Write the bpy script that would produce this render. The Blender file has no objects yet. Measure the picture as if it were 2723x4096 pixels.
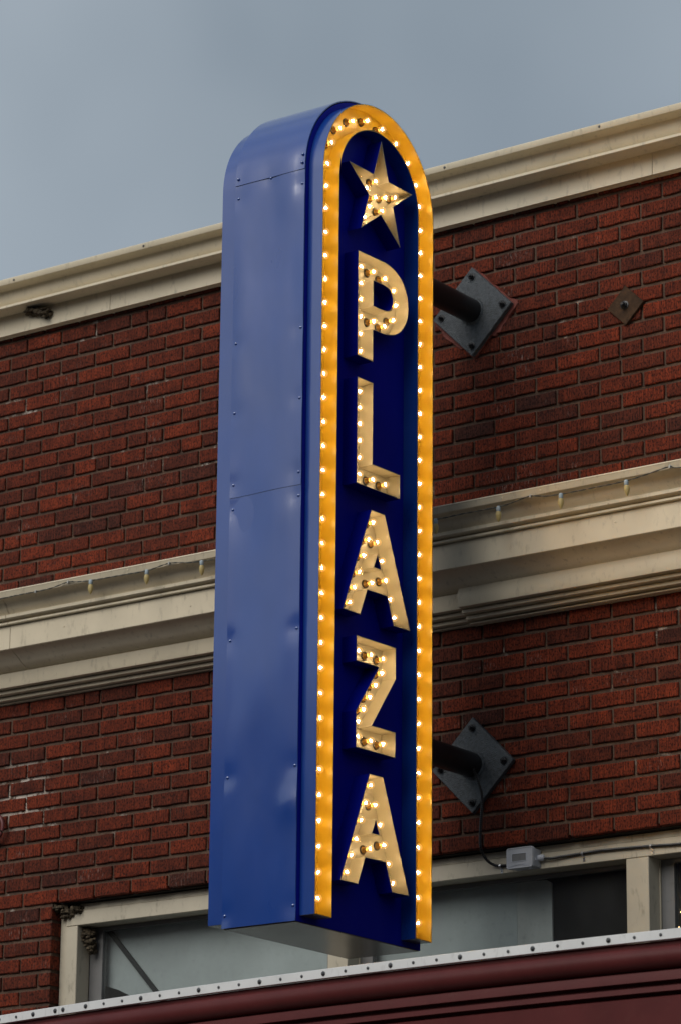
import bpy, math, random
from mathutils import Vector, Matrix, noise
from mathutils.geometry import tessellate_polygon

scene = bpy.context.scene
R = math.radians

# ------------------------------------------------------------------ camera
cam_data = bpy.data.cameras.new('camera')
cam = bpy.data.objects.new('camera', cam_data)
scene.collection.objects.link(cam)
cam_data.sensor_fit = 'VERTICAL'
cam_data.sensor_height = 36.0
cam_data.lens = 13943.44 / 4096 * 36.0
cam_data.clip_start = 0.1
cam_data.clip_end = 3000
CAM = Vector((7.3067, -11.3568, 1.5998))
_r = Vector((0.80938618, 0.58719798, 0.0096196))
_u = Vector((0.16025317, -0.23659004, 0.9583027))
_f = Vector((-0.56498932, 0.7740954, 0.28559305))
m = Matrix((_r, _u, -_f)).transposed().to_4x4()
m.translation = CAM
cam.matrix_world = m
scene.camera = cam
cam_data.dof.use_dof = True
cam_data.dof.focus_distance = 12.9
cam_data.dof.aperture_fstop = 6.3

# ------------------------------------------------------------------ world, sun, exposure
SUN_AZ = R(188)      # compass angle of the sun, measured from +Y towards +X
SUN_EL = R(38)
world = bpy.data.worlds.new('World')
scene.world = world
world.use_nodes = True
wn, wl = world.node_tree.nodes, world.node_tree.links
wn.clear()
wout = wn.new('ShaderNodeOutputWorld')
wbg = wn.new('ShaderNodeBackground')
sky = wn.new('ShaderNodeTexSky')
sky.sky_type = 'NISHITA'
sky.sun_disc = False
sky.sun_elevation = SUN_EL
sky.sun_rotation = SUN_AZ
sky.dust_density = 4.0
sky.air_density = 1.0
wmul = wn.new('ShaderNodeVectorMath'); wmul.operation = 'SCALE'
wmul.inputs['Scale'].default_value = 1.0
wl.new(sky.outputs[0], wmul.inputs[0])
wtc = wn.new('ShaderNodeTexCoord')
wno = wn.new('ShaderNodeTexNoise')
wno.inputs['Scale'].default_value = 5.5
wno.inputs['Detail'].default_value = 3
wno.inputs['Roughness'].default_value = 0.5
wl.new(wtc.outputs['Generated'], wno.inputs['Vector'])
wramp = wn.new('ShaderNodeValToRGB')
wramp.color_ramp.elements[0].position = 0.3
wramp.color_ramp.elements[0].color = (2.25, 2.72, 3.15, 1)
wramp.color_ramp.elements[1].position = 0.72
wramp.color_ramp.elements[1].color = (3.85, 4.38, 4.85, 1)
wl.new(wno.outputs['Fac'], wramp.inputs[0])
wmix = wn.new('ShaderNodeMix'); wmix.data_type = 'RGBA'
wmix.inputs['Factor'].default_value = 0.86       # cloud cover over the clear sky
wl.new(wmul.outputs[0], wmix.inputs['A'])
wl.new(wramp.outputs[0], wmix.inputs['B'])
wl.new(wmix.outputs['Result'], wbg.inputs['Color'])
wbg.inputs['Strength'].default_value = 0.082
wl.new(wbg.outputs[0], wout.inputs[0])

sun_data = bpy.data.lights.new('sun', 'SUN')
sun = bpy.data.objects.new('sun', sun_data)
scene.collection.objects.link(sun)
sun_data.energy = 1.5
sun_data.angle = R(46)
sun_data.color = (1.0, 0.955, 0.89)
_sd = Vector((math.sin(SUN_AZ) * math.cos(SUN_EL), math.cos(SUN_AZ) * math.cos(SUN_EL), math.sin(SUN_EL)))
sun.rotation_euler = (-_sd).to_track_quat('-Z', 'Y').to_euler()
sun.location = (-6, -8, 14)

scene.view_settings.view_transform = 'Standard'
scene.view_settings.look = 'None'
scene.view_settings.gamma = 1.0
scene.view_settings.use_curve_mapping = False
scene.view_settings.exposure = 0.38
scene.render.engine = 'CYCLES'
scene.cycles.use_denoising = True
scene.cycles.max_bounces = 8
scene.cycles.transparent_max_bounces = 16
scene.cycles.sample_clamp_indirect = 6.0

# ------------------------------------------------------------------ materials
def new_mat(name):
    mt = bpy.data.materials.new(name)
    mt.use_nodes = True
    nt = mt.node_tree
    return mt, nt, nt.nodes, nt.links, nt.nodes['Principled BSDF']

def pos_noise(nd, ln, scale, vec_scale=(1, 1, 1), detail=3, rough=0.55):
    g = nd.new('ShaderNodeNewGeometry')
    mp = nd.new('ShaderNodeMapping')
    mp.inputs['Scale'].default_value = vec_scale
    ln.new(g.outputs['Position'], mp.inputs['Vector'])
    n = nd.new('ShaderNodeTexNoise')
    n.inputs['Scale'].default_value = scale
    n.inputs['Detail'].default_value = detail
    n.inputs['Roughness'].default_value = rough
    ln.new(mp.outputs[0], n.inputs['Vector'])
    return n.outputs['Fac']

def ramp(nd, ln, src, p0, c0, p1, c1):
    r = nd.new('ShaderNodeValToRGB')
    e = r.color_ramp.elements
    e[0].position, e[0].color = p0, (*c0, 1)
    e[1].position, e[1].color = p1, (*c1, 1)
    ln.new(src, r.inputs[0])
    return r.outputs[0]

def mixc(nd, ln, fac, a, b, mode='MIX'):
    mx = nd.new('ShaderNodeMix'); mx.data_type = 'RGBA'; mx.blend_type = mode
    for key, v in (('Factor', fac), ('A', a), ('B', b)):
        if isinstance(v, (int, float)):
            mx.inputs[key].default_value = v
        elif isinstance(v, tuple):
            mx.inputs[key].default_value = (*v, 1)
        else:
            ln.new(v, mx.inputs[key])
    return mx.outputs['Result']

def bump(nd, ln, src, bsdf, strength, dist):
    b = nd.new('ShaderNodeBump')
    b.inputs['Strength'].default_value = strength
    b.inputs['Distance'].default_value = dist
    ln.new(src, b.inputs['Height'])
    ln.new(b.outputs[0], bsdf.inputs['Normal'])
    return b

def paint(name, col, rough=0.45, var=0.15, nscale=9, grime=0.0, gcol=(0.06, 0.045, 0.03), metallic=0.0,
          bstr=0.0, bscale=60, bdist=0.002, spec=0.5, streak=False):
    mt, nt, nd, ln, bs = new_mat(name)
    n = pos_noise(nd, ln, nscale)
    lo = tuple(c * (1 - var) for c in col); hi = tuple(min(1, c * (1 + var)) for c in col)
    c = ramp(nd, ln, n, 0.3, lo, 0.7, hi)
    if grime > 0:
        g1 = pos_noise(nd, ln, 42, (1, 1, 0.35) if streak else (1, 1, 1), 6, 0.65)
        g1 = ramp(nd, ln, g1, 0.56, (0, 0, 0), 0.78, (grime,) * 3)
        c = mixc(nd, ln, g1, c, gcol)
    ln.new(c, bs.inputs['Base Color'])
    bs.inputs['Roughness'].default_value = rough
    bs.inputs['Metallic'].default_value = metallic
    bs.inputs['Specular IOR Level'].default_value = spec
    if bstr > 0:
        bump(nd, ln, pos_noise(nd, ln, bscale), bs, bstr, bdist)
    return mt

def brick_material(name, attr_type):
    mt, nt, nd, ln, bs = new_mat(name)
    at = nd.new('ShaderNodeAttribute'); at.attribute_type = attr_type; at.attribute_name = 'tone'
    r = nd.new('ShaderNodeValToRGB')
    cr = r.color_ramp
    cr.elements[0].position = 0.0; cr.elements[0].color = (0.062, 0.0185, 0.012, 1)
    cr.elements[1].position = 1.0; cr.elements[1].color = (0.172, 0.0285, 0.0100, 1)
    for p, c in ((0.05, (0.080, 0.0185, 0.0105, 1)), (0.16, (0.098, 0.0200, 0.0092, 1)), (0.6, (0.128, 0.0225, 0.0088, 1))):
        e = cr.elements.new(p); e.color = c
    ln.new(at.outputs['Fac'], r.inputs[0])
    streak = pos_noise(nd, ln, 1.0, (170, 40, 7), 4, 0.6)
    sc = ramp(nd, ln, streak, 0.30, (0.42, 0.40, 0.40), 0.70, (1.55, 1.50, 1.45))
    c = mixc(nd, ln, 1.0, r.outputs[0], sc, 'MULTIPLY')
    pits = pos_noise(nd, ln, 105, (1.4, 1, 0.8), 3, 0.6)
    pc = ramp(nd, ln, pits, 0.38, (0.14, 0.14, 0.15), 0.52, (1.08, 1.08, 1.08))
    c = mixc(nd, ln, 0.9, c, pc, 'MULTIPLY')
    blot = pos_noise(nd, ln, 14, (1, 1, 1.6), 3, 0.6)
    bc = ramp(nd, ln, blot, 0.28, (0.60, 0.58, 0.60), 0.72, (1.25, 1.24, 1.20))
    c = mixc(nd, ln, 1.0, c, bc, 'MULTIPLY')
    ef = pos_noise(nd, ln, 4.2, (1, 1, 1.5), 2, 0.5)
    ef1 = ramp(nd, ln, ef, 0.57, (0, 0, 0), 0.70, (1, 1, 1))
    ef2 = ramp(nd, ln, pos_noise(nd, ln, 1.0, (150, 60, 26), 3, 0.7), 0.56, (0, 0, 0), 0.74, (0.62, 0.62, 0.62))
    efm = mixc(nd, ln, 1.0, ef1, ef2, 'MULTIPLY')
    c = mixc(nd, ln, efm, c, (0.50, 0.40, 0.35))
    ln.new(c, bs.inputs['Base Color'])
    bs.inputs['Roughness'].default_value = 0.86
    bs.inputs['Specular IOR Level'].default_value = 0.25
    add = nd.new('ShaderNodeMath'); add.operation = 'ADD'
    ln.new(streak, add.inputs[0]); ln.new(pits, add.inputs[1])
    bump(nd, ln, add.outputs[0], bs, 0.75, 0.004)
    return mt

MAT = {}
MAT['brick'] = brick_material('brick_clay', 'OBJECT')
MAT['brick_joined'] = brick_material('brick_clay_joined', 'GEOMETRY')

mt, nt, nd, ln, bs = new_mat('mortar')
n = pos_noise(nd, ln, 7, (1, 1, 1), 5, 0.6)
c = ramp(nd, ln, n, 0.28, (0.055, 0.031, 0.021), 0.72, (0.155, 0.096, 0.064))
n2 = ramp(nd, ln, pos_noise(nd, ln, 150, (1, 1, 1), 3, 0.6), 0.3, (0.7, 0.7, 0.7), 0.7, (1.15, 1.15, 1.15))
c = mixc(nd, ln, 1.0, c, n2, 'MULTIPLY')
e1 = ramp(nd, ln, pos_noise(nd, ln, 2.6, (1, 1, 1.2), 4, 0.65), 0.58, (0, 0, 0), 0.68, (0.8, 0.8, 0.8))
e2 = ramp(nd, ln, pos_noise(nd, ln, 26, (1, 1, 1), 4, 0.7), 0.50, (0, 0, 0), 0.60, (1, 1, 1))
c = mixc(nd, ln, mixc(nd, ln, 1.0, e1, e2, 'MULTIPLY'), c, (0.62, 0.56, 0.49))
# lime bloom round one old repair
gg = nd.new('ShaderNodeNewGeometry')
vd = nd.new('ShaderNodeVectorMath'); vd.operation = 'DISTANCE'; vd.inputs[1].default_value = (-2.70, 0.01, 4.775)
ln.new(gg.outputs['Position'], vd.inputs[0])
b1 = ramp(nd, ln, vd.outputs['Value'], 0.06, (1, 1, 1), 0.20, (0, 0, 0))
b2 = ramp(nd, ln, pos_noise(nd, ln, 30, (1, 1, 1), 4, 0.7), 0.42, (0, 0, 0), 0.52, (1, 1, 1))
c = mixc(nd, ln, mixc(nd, ln, 1.0, b1, b2, 'MULTIPLY'), c, (0.60, 0.54, 0.47))
ln.new(c, bs.inputs['Base Color'])
bs.inputs['Roughness'].default_value = 0.95
bump(nd, ln, pos_noise(nd, ln, 110, (1, 1, 1), 4, 0.65), bs, 0.9, 0.006)
MAT['mortar'] = mt

MAT['cream_paint'] = paint('cream_paint', (0.66, 0.578, 0.425), 0.5, 0.07, 5, 0.45, (0.10, 0.075, 0.045), streak=True, bstr=0.08, bscale=25)
MAT['window_paint'] = paint('window_paint', (0.52, 0.47, 0.365), 0.5, 0.08, 6, 0.6, (0.09, 0.07, 0.045), streak=True, bstr=0.1)
MAT['vinyl'] = paint('grey_vinyl', (0.17, 0.17, 0.17), 0.45, 0.1, 6, 0.4)
MAT['plate_black'] = paint('black_hammered_paint', (0.052, 0.063, 0.073), 0.33, 0.40, 70, bstr=1.0, bscale=210, bdist=0.006, spec=0.7)
MAT['pipe_black'] = paint('black_pipe_paint', (0.008, 0.008, 0.010), 0.4, 0.3, 20)
MAT['bolt_black'] = paint('black_bolt', (0.012, 0.013, 0.016), 0.35, 0.2, 30)
MAT['rust'] = paint('rusted_plate', (0.045, 0.024, 0.012), 0.75, 0.45, 40, 0.5, (0.09, 0.04, 0.012), bstr=0.4, bscale=160, spec=0.2)
MAT['red_sealant'] = paint('red_sealant', (0.165, 0.040, 0.029), 0.8, 0.25, 24, bstr=0.7, bscale=50, bdist=0.01)
MAT['maroon'] = paint('maroon_paint', (0.092, 0.017, 0.017), 0.5, 0.15, 5, 0.25, (0.12, 0.05, 0.04), bstr=0.08, bscale=8, bdist=0.01, spec=0.22)
MAT['hook_paint'] = paint('maroon_hook_paint', (0.14, 0.035, 0.035), 0.5, 0.15, 12)
MAT['white_metal'] = paint('white_metal_strip', (0.74, 0.75, 0.75), 0.38, 0.06, 7, 0.35, (0.2, 0.19, 0.17), streak=True)
MAT['screw_dark'] = paint('dark_screw', (0.10, 0.105, 0.11), 0.4, 0.2, 40, metallic=0.5)
MAT['zinc'] = paint('zinc_strap', (0.55, 0.56, 0.58), 0.3, 0.15, 60, metallic=0.9)
MAT['conduit'] = paint('black_conduit', (0.012, 0.012, 0.013), 0.3, 0.2, 30)
MAT['box_grey'] = paint('grey_plastic', (0.43, 0.44, 0.47), 0.5, 0.06, 20, 0.2)
MAT['gland'] = paint('pale_plastic', (0.48, 0.50, 0.55), 0.45, 0.05, 20)
MAT['nest'] = paint('mud_nest', (0.075, 0.056, 0.033), 0.95, 0.6, 110, bstr=1.0, bscale=120, bdist=0.01)
MAT['lamp_socket'] = paint('pale_blue_socket', (0.33, 0.40, 0.44), 0.5, 0.06, 30)
MAT['wire'] = paint('grey_wire', (0.07, 0.072, 0.062), 0.6, 0.2, 60)
MAT['clip'] = paint('clip_plastic', (0.45, 0.45, 0.42), 0.5, 0.1, 30)
MAT['tar'] = paint('roof_felt', (0.04, 0.04, 0.042), 0.9, 0.2, 12)
MAT['room'] = paint('dark_room', (0.020, 0.019, 0.018), 0.9, 0.3, 2)
MAT['board_teal'] = paint('grey_board', (0.66, 0.71, 0.71), 0.75, 0.14, 3.2, 0.25, (0.12, 0.14, 0.14))  # this board and the pale one carry the sky's reflection in their colour
MAT['board_pale'] = paint('pale_board', (0.80, 0.81, 0.78), 0.75, 0.16, 4, 0.35, (0.14, 0.15, 0.15))
MAT['reflection_dark'] = paint('dark_reflection', (0.012, 0.014, 0.016), 0.7, 0.2, 12)  # colour of the reflected cable in the left pane
MAT['gap_shade_dark'] = paint('lintel_shade_dark', (0.022, 0.018, 0.015), 0.8, 0.3, 15)  # near black, the gap's shade is in the colour
MAT['asphalt'] = paint('asphalt', (0.085, 0.083, 0.082), 0.9, 0.3, 3, bstr=0.4, bscale=60)
MAT['concrete'] = paint('concrete', (0.30, 0.29, 0.27), 0.9, 0.15, 2, 0.3)

# sign paint
def sign_blue(name, col, rough):
    mt, nt, nd, ln, bs = new_mat(name)
    n = pos_noise(nd, ln, 3.0, (1, 1, 0.6), 3)
    c = ramp(nd, ln, n, 0.3, tuple(v * 0.9 for v in col), 0.7, tuple(v * 1.12 for v in col))
    ln.new(c, bs.inputs['Base Color'])
    rr = ramp(nd, ln, pos_noise(nd, ln, 5, (1, 1, 0.4), 4), 0.3, (rough * 0.85,) * 3, 0.7, (rough * 1.2,) * 3)
    ln.new(rr, bs.inputs['Roughness'])
    gloss = name == 'sign_blue_paint'
    bs.inputs['Specular IOR Level'].default_value = 0.5 if gloss else 0.10
    bs.inputs['Coat IOR'].default_value = 2.2 if gloss else 1.5
    bs.inputs['Coat Weight'].default_value = 0.85 if gloss else 0.0
    bs.inputs['Coat Roughness'].default_value = 0.14
    bump(nd, ln, pos_noise(nd, ln, 3.5, (1.6, 1.6, 1), 2), bs, 0.13, 0.02)
    return mt
MAT['blue'] = sign_blue('sign_blue_paint', (0.002, 0.045, 0.265), 0.31)
MAT['navy'] = sign_blue('sign_navy_face', (0.001, 0.006, 0.27), 0.5)
MAT['yellow'] = paint('yellow_channel_paint', (0.50, 0.315, 0.018), 0.42, 0.05, 8, 0.3, (0.35, 0.13, 0.01), streak=True)
MAT['ivory'] = paint('ivory_letter_paint', (0.30, 0.27, 0.195), 0.42, 0.05, 9, 0.4, (0.30, 0.19, 0.08))
MAT['bottom_metal'] = paint('grey_sheet_metal', (0.20, 0.165, 0.145), 0.24, 0.3, 5, 0.7, (0.03, 0.025, 0.02), metallic=0.35, spec=0.3, bstr=0.12, bscale=7, bdist=0.01)

def glass_shell(name, tint, refl, dirt=0.0, glow=0.0):
    mt = bpy.data.materials.new(name); mt.use_nodes = True
    nd, ln = mt.node_tree.nodes, mt.node_tree.links
    nd.clear()
    out = nd.new('ShaderNodeOutputMaterial')
    tr = nd.new('ShaderNodeBsdfTransparent'); tr.inputs[0].default_value = (*tint, 1)
    gl = nd.new('ShaderNodeBsdfGlossy'); gl.inputs['Roughness'].default_value = 0.04
    fr = nd.new('ShaderNodeFresnel'); fr.inputs['IOR'].default_value = refl
    mx = nd.new('ShaderNodeMixShader')
    ge = nd.new('ShaderNodeNewGeometry')
    iv = nd.new('ShaderNodeMath'); iv.operation = 'SUBTRACT'; iv.inputs[0].default_value = 1.0
    ln.new(ge.outputs['Backfacing'], iv.inputs[1])
    mu = nd.new('ShaderNodeMath'); mu.operation = 'MULTIPLY'
    ln.new(fr.outputs[0], mu.inputs[0]); ln.new(iv.outputs[0], mu.inputs[1])
    ln.new(mu.outputs[0], mx.inputs[0]); ln.new(tr.outputs[0], mx.inputs[1]); ln.new(gl.outputs[0], mx.inputs[2])
    last = mx.outputs[0]
    if dirt > 0:
        df = nd.new('ShaderNodeBsdfDiffuse'); df.inputs[0].default_value = (0.55, 0.56, 0.55, 1)
        dn = pos_noise(nd, ln, 2.6, (1, 1, 0.7), 6, 0.65)
        dr = ramp(nd, ln, dn, 0.3, (dirt * 0.25,) * 3, 0.75, (dirt,) * 3)
        m2 = nd.new('ShaderNodeMixShader')
        ln.new(dr, m2.inputs[0]); ln.new(last, m2.inputs[1]); ln.new(df.outputs[0], m2.inputs[2])
        last = m2.outputs[0]
    if glow > 0:
        em = nd.new('ShaderNodeEmission'); em.inputs[0].default_value = (1.0, 0.60, 0.24, 1); em.inputs[1].default_value = glow
        ad = nd.new('ShaderNodeAddShader')
        ln.new(last, ad.inputs[0]); ln.new(em.outputs[0], ad.inputs[1])
        last = ad.outputs[0]
    ln.new(last, out.inputs[0])
    return mt
MAT['bulb_glass_off'] = glass_shell('bulb_glass_cold', (0.98, 0.93, 0.84), 1.42)
MAT['bulb_glass'] = glass_shell('bulb_glass', (0.98, 0.93, 0.84), 1.42, glow=0.16)  # faint emission in the glass stands for the halo round the filament
MAT['pane_glass'] = glass_shell('pane_glass', (0.84, 0.86, 0.86), 1.5, dirt=0.055)
def emitter(name, col, s):
    mt = bpy.data.materials.new(name); mt.use_nodes = True
    nd, ln = mt.node_tree.nodes, mt.node_tree.links
    nd.clear()
    out = nd.new('ShaderNodeOutputMaterial'); em = nd.new('ShaderNodeEmission')
    em.inputs[0].default_value = (*col, 1); em.inputs[1].default_value = s
    ln.new(em.outputs[0], out.inputs[0])
    return mt
MAT['filament'] = emitter('glowing_filament', (1.0, 0.70, 0.36), 132.0)
MAT['filament_off'] = paint('cold_filament', (0.35, 0.27, 0.12), 0.3, 0.1, 40)
MAT['amber'] = paint('amber_neck', (0.30, 0.16, 0.035), 0.2, 0.3, 60)
MAT['socket_brown'] = paint('socket_ring', (0.018, 0.012, 0.008), 0.4, 0.2, 60)
mt, nt, nd, ln, bs = new_mat('string_bulb_plastic')
bs.inputs['Base Color'].default_value = (0.62, 0.48, 0.19, 1)
bs.inputs['Roughness'].default_value = 0.28
bs.inputs['Transmission Weight'].default_value = 0.25
n = pos_noise(nd, ln, 320, (1, 1, 1), 1)
bump(nd, ln, n, bs, 0.7, 0.003)
MAT['string_bulb'] = mt

# ------------------------------------------------------------------ mesh helpers
ORIGIN = {}
def wpos(o):
    return ORIGIN[o.name]

class MB:
    def __init__(s):
        s.v, s.f, s.m = [], [], []
    def add(s, verts, faces, mi=0):
        b = len(s.v)
        s.v += [Vector(p) for p in verts]
        s.f += [tuple(b + i for i in f) for f in faces]
        s.m += [mi] * len(faces)
    def box(s, x0, x1, y0, y1, z0, z1, mi=0):
        s.add([(x0, y0, z0), (x1, y0, z0), (x1, y1, z0), (x0, y1, z0), (x0, y0, z1), (x1, y0, z1), (x1, y1, z1), (x0, y1, z1)],
              [(0, 3, 2, 1), (4, 5, 6, 7), (0, 1, 5, 4), (1, 2, 6, 5), (2, 3, 7, 6), (3, 0, 4, 7)], mi)
    def rings(s, rings, closed=True, caps=True, mi=0):
        n = len(rings[0]); vs = [p for r in rings for p in r]; fs = []
        for i in range(len(rings) - 1):
            for j in range(n if closed else n - 1):
                k = (j + 1) % n
                fs.append((i * n + j, i * n + k, (i + 1) * n + k, (i + 1) * n + j))
        if caps:
            fs.append(tuple(reversed(range(n)))); fs.append(tuple((len(rings) - 1) * n + j for j in range(n)))
        s.add(vs, fs, mi)
    def lathe(s, prof, origin, axis, seg=12, mi=0, caps=True):
        a = Vector(axis).normalized(); t = Vector((0, 0, 1)) if abs(a.z) < 0.9 else Vector((1, 0, 0))
        e1 = a.cross(t).normalized(); e2 = a.cross(e1)
        o = Vector(origin)
        s.rings([[o + a * h + (e1 * math.cos(6.283185 * j / seg) + e2 * math.sin(6.283185 * j / seg)) * r for j in range(seg)] for h, r in prof], True, caps, mi)
    def tube(s, pts, rad, seg=8, mi=0, caps=True):
        pts = [Vector(p) for p in pts]; rings = []
        for i, p in enumerate(pts):
            d = (pts[min(i + 1, len(pts) - 1)] - pts[max(i - 1, 0)]).normalized()
            t = Vector((0, 0, 1)) if abs(d.z) < 0.9 else Vector((1, 0, 0))
            e1 = d.cross(t).normalized(); e2 = d.cross(e1)
            rr = rad[i] if isinstance(rad, (list, tuple)) else rad
            rings.append([p + (e1 * math.cos(6.283185 * j / seg) + e2 * math.sin(6.283185 * j / seg)) * rr for j in range(seg)])
        s.rings(rings, True, caps, mi)
    def extrude_x(s, prof, x0, x1, mi=0, nx=1):
        rings = []
        for i in range(nx + 1):
            x = x0 + (x1 - x0) * i / nx
            rings.append([(x, y, z) for y, z in prof])
        s.rings(rings, True, True, mi)
    def sphere(s, c, r, seg=10, rng=6, mi=0, sc=(1, 1, 1)):
        c = Vector(c)
        rings = []
        for i in range(rng + 1):
            a = math.pi * (0.02 + 0.96 * i / rng)
            rings.append([c + Vector((math.sin(a) * math.cos(6.283185 * j / seg) * r * sc[0], math.sin(a) * math.sin(6.283185 * j / seg) * r * sc[1], math.cos(a) * r * sc[2])) for j in range(seg)])
        s.rings(rings, True, True, mi)
    def mesh(s, name, mats, center, smooth=False):
        me = bpy.data.meshes.new(name)
        me.from_pydata([tuple(p - center) for p in s.v], [], s.f)
        for mk in mats:
            me.materials.append(MAT[mk])
        me.polygons.foreach_set('material_index', s.m)
        if smooth:
            me.polygons.foreach_set('use_smooth', [True] * len(me.polygons))
        me.update()
        import bmesh
        bm = bmesh.new(); bm.from_mesh(me)
        bmesh.ops.recalc_face_normals(bm, faces=bm.faces)
        bm.to_mesh(me); bm.free()
        if smooth:
            me.set_sharp_from_angle(angle=R(38))
        return me
    def build(s, name, mats, parent=None, smooth=False, label=None, cat=None, group=None, kind=None, center=None):
        if isinstance(mats, str):
            mats = [mats]
        if center is None:
            lo = Vector([min(p[i] for p in s.v) for i in range(3)]); hi = Vector([max(p[i] for p in s.v) for i in range(3)])
            center = (lo + hi) / 2
        me = s.mesh(name, mats, Vector(center), smooth)
        return link(name, me, Vector(center), parent, label, cat, group, kind)

def link(name, data, center, parent=None, label=None, cat=None, group=None, kind=None):
    o = bpy.data.objects.new(name, data)
    scene.collection.objects.link(o)
    o.location = center
    ORIGIN[o.name] = Vector(center)
    if parent is not None:
        o.parent = parent
        o.matrix_parent_inverse = Matrix.Translation(-wpos(parent))
    for k, v in (('label', label), ('category', cat), ('group', group), ('kind', kind)):
        if v:
            o[k] = v
    return o

def thing(name, loc, label, cat, group=None):
    return link(name, None, Vector(loc), None, label, cat, group)

def spline(pts, n):
    pts = [Vector(p) for p in pts]; out = []
    for i in range(len(pts) - 1):
        p0 = pts[max(i - 1, 0)]; p1 = pts[i]; p2 = pts[i + 1]; p3 = pts[min(i + 2, len(pts) - 1)]
        k = max(2, int((p2 - p1).length * n))
        for j in range(k):
            t = j / k
            out.append(0.5 * ((2 * p1) + (p2 - p0) * t + (2 * p0 - 5 * p1 + 4 * p2 - p3) * t * t + (-p0 + 3 * p1 - 3 * p2 + p3) * t ** 3))
    out.append(pts[-1])
    return out

# ------------------------------------------------------------------ ground
g = MB(); g.box(-300, 300, -300, -3.6, -0.5, 0.0)
g.build('street_ground', 'asphalt', kind='structure')
g = MB(); g.box(-300, 300, -3.596, 300, -0.5, 0.13)
g.build('pavement', 'concrete', kind='structure')

# an added, unseen row of fronts across the street, behind the camera: it shows only as the darker lower half of the reflections
op = MB()
op.box(-70, 60, -32, -20, 0.13, 10.0)
op.box(-70.1, 60.1, -20.0, -19.75, 9.6, 10.15)
for k in range(40):
    for z in (1.0, 3.8, 6.4):
        op.box(-68 + k * 3.2, -66.4 + k * 3.2, -20.02, -19.95, z, z + 1.9, 1)
op.build('added_fronts_opposite', ['mortar', 'room'], kind='structure')

# ------------------------------------------------------------------ building
BX0, BX1, BY1 = -7.0, 6.0, 9.0
building = thing('brick_building', (-0.5, 4.5, 0.0), 'red brick building with cream cornices and a strip of upper windows', 'building')
WIN_L, WIN_R, WIN_T, WIN_B = -2.504, 1.95, 4.284, 3.22
MY = 0.0100      # mortar face, recessed behind the brick faces at y = 0
w = MB()
w.box(BX0, BX1, MY, 0.30, WIN_T + 0.006, 7.15)
w.box(BX0, WIN_L - 0.006, MY, 0.30, WIN_B, WIN_T + 0.006)
w.box(WIN_R + 0.006, BX1, MY, 0.30, WIN_B, WIN_T + 0.006)
w.box(BX0, BX1, MY, 0.30, 0.0, WIN_B)
wall = w.build('wall', 'mortar', building)
w = MB()
w.box(BX0, BX0 + 0.25, 0.301, BY1, 0.13, 7.1)
w.box(BX1 - 0.25, BX1, 0.301, BY1, 0.13, 7.1)
w.box(BX0 + 0.251, BX1 - 0.251, BY1 - 0.25, BY1, 0.13, 7.1)
w.build('side_wall', 'mortar', building)
w = MB(); w.box(BX0 + 0.02, BX1 - 0.02, 0.05, BY1 - 0.02, 7.151, 7.18)
w.build('roof', 'tar', building)

# ---- bricks: running bond fitted to the photo's courses
BW, CH, ROW0 = 0.2032, 0.07163, 6.857
BL, BH = BW - 0.0118, CH - 0.0160
rng = random.Random(11)
def brick_mesh(name, length, seed, depth=0.085):
    r = random.Random(seed)
    hx, hz = length / 2, BH / 2
    nx = 5 if length > 0.12 else 3
    per = []
    for i in range(nx): per.append((-hx + 2 * hx * i / nx, -hz))
    for i in range(2): per.append((hx, -hz + 2 * hz * i / 2))
    for i in range(nx): per.append((hx - 2 * hx * i / nx, hz))
    for i in range(2): per.append((-hx, hz - 2 * hz * i / 2))
    jit = [(r.uniform(-1, 1) * 0.0011, r.uniform(-1, 1) * 0.0013) for _ in per]
    chip = [r.uniform(0.0, 1.0) for _ in per]
    def loop(inset, y, ch=0):
        out = []
        for (x, z), (jx, jz), cp in zip(per, jit, chip):
            k = inset + (0.003 * max(0, cp - 0.72) / 0.28 if ch else 0)
            sx = (1 if x > 0 else -1) if abs(abs(x) - hx) < 1e-6 else 0
            sz = (1 if z > 0 else -1) if abs(abs(z) - hz) < 1e-6 else 0
            out.append((x + jx - sx * k, y, z + jz - sz * k))
        return out
    mb = MB()
    mb.rings([loop(0, depth), loop(0, 0.0026), loop(0.0026, 0.0, 1)], True, False)
    f = loop(0.0026, 0.0, 1)
    n = len(per)
    mb.add([*f, (0, -0.0004, 0)], [(i, (i + 1) % n, n) for i in range(n)])
    return mb
def brick_data(length, seed):
    mb = brick_mesh('brick', length, seed)
    return mb.mesh('brick', ['brick'], Vector((0, 0, 0)))
full = [brick_data(BL, 100 + i) for i in range(14)]
cut_cache = {}

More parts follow.
